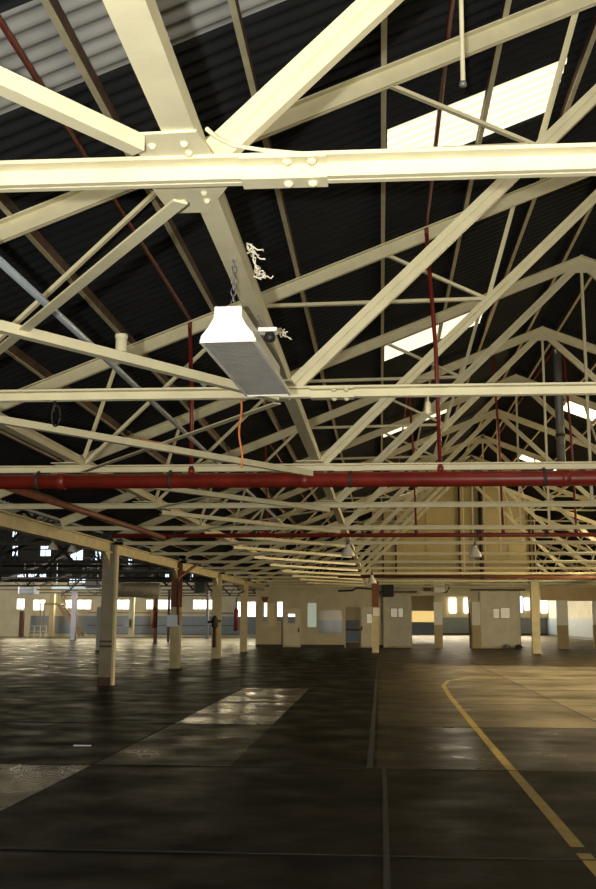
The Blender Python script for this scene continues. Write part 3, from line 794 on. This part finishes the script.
# folding / pillar panels
def pillar(px0, px1, py0, split, upm, lom, lab, Y=YP-.02):
    h = P2(px0, py0, px1, 647, Y); zsp = at(px0, split, Y).z; o = empty('wall_panel', ((h[0]+h[1])/2, Y, 0))
    mb = MB(); mb.box(h[0], h[1], Y-.12, Y, .0, zsp); mb.build('lower_panel', M[lom], o)
    mb = MB(); mb.box(h[0], h[1], Y-.12, Y, zsp+.02, h[3]); mb.build('upper_panel', M[upm], o)
    mb = MB(); mb.box(h[0], h[1], Y-.14, Y, zsp, zsp+.02); mb.build('rail', M['cream_dirty'], o)
    tag(o, lab, 'panel', 'panels between the openings')
pillar(472.5, 480, 602, 625.5, 'white', 'tan', 'narrow pale panel beside the large right sliding door')
pillar(434.5, 442, 602, 625, 'white', 'tan', 'narrow pale panel between the two middle openings')
pillar(557.5, 567, 600, 625.5, 'white', 'tan', 'free-standing pale panel right of the right column')
pillar(593.5, 597, 601, 625, 'white', 'tan', 'narrow pale panel at the right edge of the picture')
h = P2(541, 583, 620, 600.5, YP-.04)
mb = MB(); mb.box(h[0], 16.6, YP-.04, YP-.005, h[2], h[3]); struct(mb.build('trim_9', M['orangeboard']))
# items on the partition
boxed(383, 583, 393.5, 597, YP-.3, .35, 'black', 'loudspeaker', 'black loudspeaker box high on the partition by the red column', 'speaker')
boxed(424, 583, 431, 586.5, YP-.02, .12, 'oldred', 'breaker_box', 'upper dark red breaker box above the middle opening', 'box')
boxed(424, 587.8, 431, 591, YP-.02, .12, 'rust', 'breaker_box', 'lower rusty breaker box above the middle opening', 'box')
boxed(434, 582, 444.5, 592.5, YP-.02, .2, 'white', 'fuse_box', 'cream fuse box with cable loop above the middle openings', 'box')
mb = MB(); ps = [at(445, 585, YP-.15), at(448, 584, YP-.15), at(449, 588, YP-.15), at(447, 592, YP-.15), at(443, 592.5, YP-.15)]
mb.tube(ps, .045, 8); tag(mb.build('cable', M['black']), 'black cable looping out of the cream fuse box', 'cable')
mb = MB(); p = at(470.5, 646.5, YP-.6); p.z = .02; mb.bar(at(468.5, 597, YP-.1), p, .09, .06, (0, 1, 0)); tag(mb.build('plank', M['rust']), 'dark plank leaning in the opening beside the right pale panel', 'plank')
q = at(265, 599, YP-.02); mb = MB(); mb.poly([(q.x-.22, YP-.03, q.z+.12), (q.x+.22, YP-.03, q.z+.12), (q.x+.1, YP-.03, q.z-.16), (q.x-.1, YP-.03, q.z-.16)], (0, .03, 0)); tag(mb.build('wall_sign', M['oldred']), 'small dark red sign above the glazed left door', 'sign')
for px, lab in ((508.5, 'small grey lump of rubbish at the foot of the right sliding door'), (516, 'dark lump of rubbish by the right corner of the sliding door')):
    q = on_z(px, 647, 0); q.y = YP-.45; q.x = at(px+(-1.5 if px < 510 else 2.5), 640, q.y).x
    mb = MB(); mb.lathe((q.x, q.y, 0), [(.16, 0), (.22, .05), (.18, .16), (.06, .24)], 9)
    for v in mb.bm.verts: v.co.x += random.uniform(-.04, .04); v.co.z = max(0, v.co.z+random.uniform(-.03, .03))
    tag(mb.build('rubbish', M['grey'] if px < 510 else M['dark']), lab, 'rubbish')
mb = MB(); mb.tube([at(338, 591, YP-.05), at(353, 590.5, YP-.05), at(356, 588, YP-.05), at(374, 589, YP-.05)], .05, 8); tag(mb.build('conduit', M['dark']), 'dark conduit along the partition left of the red column', 'conduit')

# inside the rooms behind
wb = empty('workbench', (-1.55, 66, 0))
mb = MB(); mb.box(-2.4, -.8, 65.6, 66.4, .86, .94); mb.build('top', M['dark'], wb)
mb = MB(); mb.box(-2.4, -.8, 66.3, 66.4, .94, 1.5); mb.build('backboard', M['grey'], wb)
for lx in (-2.35, -.9):
    for ly in (65.65, 66.3):
        mb = MB(); mb.box(lx, lx+.08, ly, ly+.08, 0, .86); mb.build('leg', M['dark'], wb)
tag(wb, 'dark workbench seen through the open doorway left of the red column', 'workbench')
mb = MB(); mb.box(-4.55, -.8, 70, 70.15, 0, 4.2); struct(mb.build('wall_office', M['tan']))
mb = MB(); mb.box(-4.5, -.8, 69.9, 70, .1, 1.5); struct(mb.build('trim_8', M['dado']))
a = P2(412, 611, 434, 622, 74); 
o = empty(window_name(), ((a[0]+a[1])/2, 74, 0)); struct(o)
mb = MB(); mb.box(a[0]-.3, a[1]+.2, 74, 74.05, a[2], a[3]); mb.build('pane', M['amber'], o)
mb = MB(); mb.box(a[0]-.3, a[1]+.2, 73.95, 74.1, 0.5, a[2]); mb.build('apron', M['dado'], o)
mb = MB(); mb.box(a[0]-.3, a[1]+.2, 73.95, 74.1, a[3], 3.98); mb.build('header', M['tan'], o)
for r in ((449, 598, 456, 613), (464, 598, 469, 613), (524, 598, 529.5, 610), (541, 600, 548, 613), (549, 600, 556, 613)): pwin(*r, 104.8, 'day', fm='cream_dirty')
pwin(519.5, 596, 522.5, 613, 80, 'dayblue', fm='mauve')

# ------------------------------------------------------------------ left hall furnishings
def post(px, py_base, py_top, wpx, m, lab, Y=None, name='post'):
    q = on_z(px, py_base, 0) if Y is None else Vector((at(px, py_base, Y).x, Y, 0))
    t = at(px, py_top, q.y); hw = wpx/2*q.y/F
    o = empty(name, (q.x, q.y, 0))
    mb = MB(); mb.box(q.x-hw, q.x+hw, q.y-hw, q.y+hw, .01, t.z); mb.build('shaft', M[m], o)
    mb = MB(); mb.box(q.x-hw*1.4, q.x+hw*1.4, q.y-hw*1.4, q.y+hw*1.4, 0, .03); mb.build('foot', M['rust'], o)
    tag(o, lab, 'post', 'posts in the left hall'); return o
post(98, 650.6, 607, 4, 'paleblue', 'pale blue post standing left of the near grimy column')
post(73, 640.3, 589, 5, 'mauve', 'mauve grey post in the left hall in front of the windows')
post(51, 636.6, 594, 4.5, 'tan', 'tan post beside the steel staircase', Y=84.5)
post(131, 637, 592, 5, 'plaster', 'pale post with a grey box, seen right of the near column', Y=84)
post(155, 643.5, 598, 3, 'oldred', 'thin red hydrant post in the left hall')
post(168, 642, 590, 2, 'dark', 'thin dark post just left of the red-topped column')
post(207, 636.5, 592, 2.5, 'grey', 'thin grey post left of the cream column with valve', Y=80)
post(21, 636.5, 611, 4, 'brown', 'brown post at the far left edge', Y=84)
q = on_z(155, 643.5, 0)
mb = MB(); a, b = at(155, 628, q.y), at(155, 607, q.y); mb.lathe((a.x, q.y-.3, a.z), [(.08, 0), (.2, .05), (.22, (b.z-a.z)*.6), (.1, b.z-a.z)], 12); tag(mb.build('hose_reel', M['oldred']), 'red hose roll on the thin red hydrant post', 'fire hose')
boxed(124, 619, 130, 627, 83.795, .4, 'grey', 'switch_box', 'grey switch box on the pale post of the left hall', 'box')
# foil duct, heaters, monorail
d = empty('air_duct', tuple(at(138, 590, D(14))))
mb = MB(); A, B = at(115, 589.5, D(14)), at(160, 590.5, D(14))
mb.tube([A, A.lerp(B, .3), A.lerp(B, .6), B], [.42, .40, .43, .40], 16); mb.build('duct', M['foil'], d)
for t in (.25, .75):
    mb = MB(); c_ = A.lerp(B, t); mb.tube([c_+Vector((0, 0, .4)), c_+Vector((0, 0, 1.5))], .03, 6); mb.build('hanger', M['dark'], d)
tag(d, 'foil lagged air duct hanging in the left hall', 'duct')
def heater(px0, py0, px1, py1, Y, lab, m='grey'):
    a, b = at(px0, py1, Y), at(px1, py0, Y); o = empty('unit_heater', ((a.x+b.x)/2, Y, a.z))
    mb = MB(); mb.box(a.x, b.x, Y, Y+.9, a.z, b.z); mb.build('casing', M[m], o)
    mb = MB(); n = 6
    for i in range(n): z = a.z+(b.z-a.z)*(i+.5)/n; mb.box(a.x+.08, b.x-.08, Y-.04, Y, z-.03, z+.02)
    mb.build('grille', M['dark'], o)
    mb = MB(); mb.box(a.x+.2, a.x+.25, Y+.4, Y+.45, b.z, b.z+1.6); mb.box(b.x-.25, b.x-.2, Y+.4, Y+.45, b.z, b.z+1.6); mb.build('hanger', M['dark'], o)
    tag(o, lab, 'heater', 'unit heaters in the left hall')
heater(18, 586, 35, 594, D(16)-.425, 'blue-grey unit heater hanging at the far left', 'conduit')
heater(194, 581, 206, 593, D(14)-.425, 'grey unit heater hanging near the third left column')
heater(85, 578, 100, 588, D(16)-.425, 'dim grey unit heater hanging left of the near column')
mb = MB(); a, b = at(52, 588.5, 72), at(102, 588.5, 72); mb.box(a.x, b.x, 71.9, 72.1, a.z-.06, a.z+.02); mb.box(a.x, b.x, 71.98, 72.02, a.z+.02, a.z+.2); mb.box(a.x, b.x, 71.9, 72.1, a.z+.2, a.z+.24)
mb.box(a.x+.3, a.x+.36, 71.97, 72.03, a.z+.2, a.z+1.8); mb.box(b.x-.36, b.x-.3, 71.97, 72.03, a.z+.2, a.z+1.8)
tag(mb.build('monorail_beam', M['paleblue']), 'pale steel monorail beam hanging in the left hall', 'beam')
# staircase
def stairs():
    Y = 83; A, B = at(58, 604, Y), at(80, 634.5, Y); A.z, B.z = A.z, 0.02
    o = empty('staircase', (B.x, Y, 0))
    for dy in (0, 1.0):
        mb = MB(); mb.bar((A.x, Y+dy, A.z), (B.x, Y+dy, B.z+.1), .05, .25); mb.build('stringer', M['stair'], o)
        mb = MB(); mb.bar((A.x, Y+dy, A.z+.95), (B.x, Y+dy, B.z+1.0), .05, .06)
        for i in range(4):
            t = i/3; x = A.x+(B.x-A.x)*t; z = A.z+(B.z-A.z)*t; mb.box(x-.025, x+.025, Y+dy-.025, Y+dy+.025, z, z+.95)
        mb.build('handrail', M['stair'], o)
    n = 12
    for i in range(n):
        t = (i+.5)/n; x = A.x+(B.x-A.x)*t; z = A.z+(B.z-A.z)*t
        mb = MB(); mb.box(x-.14, x+.14, Y+.02, Y+.98, z+.06, z+.10); mb.build('tread', M['grey'], o)
    mb = MB(); mb.box(A.x-1.6, A.x+.02, Y-.05, Y+1.05, A.z-.05, A.z+.06); mb.box(A.x-1.5, A.x-1.42, Y, Y+.08, 0, A.z-.05); mb.box(A.x-1.5, A.x-1.42, Y+.92, Y+1, 0, A.z-.05); mb.build('landing', M['stair'], o)
    tag(o, 'tan steel staircase rising to the left along the far wall', 'staircase')
stairs()
def railing():
    Y = 82; A, B = at(28, 636, Y), at(46, 636, Y); z = at(30, 625.5, Y).z
    o = empty('guard_rail', (A.x, Y, 0))
    for zz in (z, z*.55):
        mb = MB(); mb.box(A.x, B.x, Y-.03, Y+.03, zz-.05, zz); mb.build('rail', M['plaster'], o)
    for i in range(4):
        x = A.x+(B.x-A.x)*i/3; mb = MB(); mb.box(x-.04, x+.04, Y-.04, Y+.04, 0, z-.05); mb.build('post', M['plaster'], o)
    tag(o, 'low pale guard rail at the foot of the far left wall', 'railing')
railing()
# dark service pipes crossing the left hall under its trusses
for i, (ya, yb, Y, r, m, lab) in enumerate(((566, 566, D(12)-.09, .05, 'dark', 'upper dark service pipe crossing the left hall'), (571, 572, D(10)-.09, .05, 'grey', 'middle grey service pipe crossing the left hall'), (578, 578, D(14)-.1, .06, 'dark', 'lowest dark service pipe crossing the left hall'))):
    a, b = at(2, ya, Y), at(245, yb, Y); mb = MB(); mb.tube([(a.x, Y, a.z), (b.x, Y, a.z)], r, 8)
    tag(mb.build('service_pipe', M[m]), lab, 'pipe', 'service pipes of the left hall')
# litter on the floor
q = on_z(83, 746, 0); mb = MB(); mb.box(q.x-.12, q.x+.10, q.y-.02, q.y+.02, 0, .012); tag(mb.build('offcut', M['conduit']), 'small pale metal offcut lying on the dark floor at the left', 'litter')

for o in bpy.data.objects:
    if '_w' in o: del o['_w']
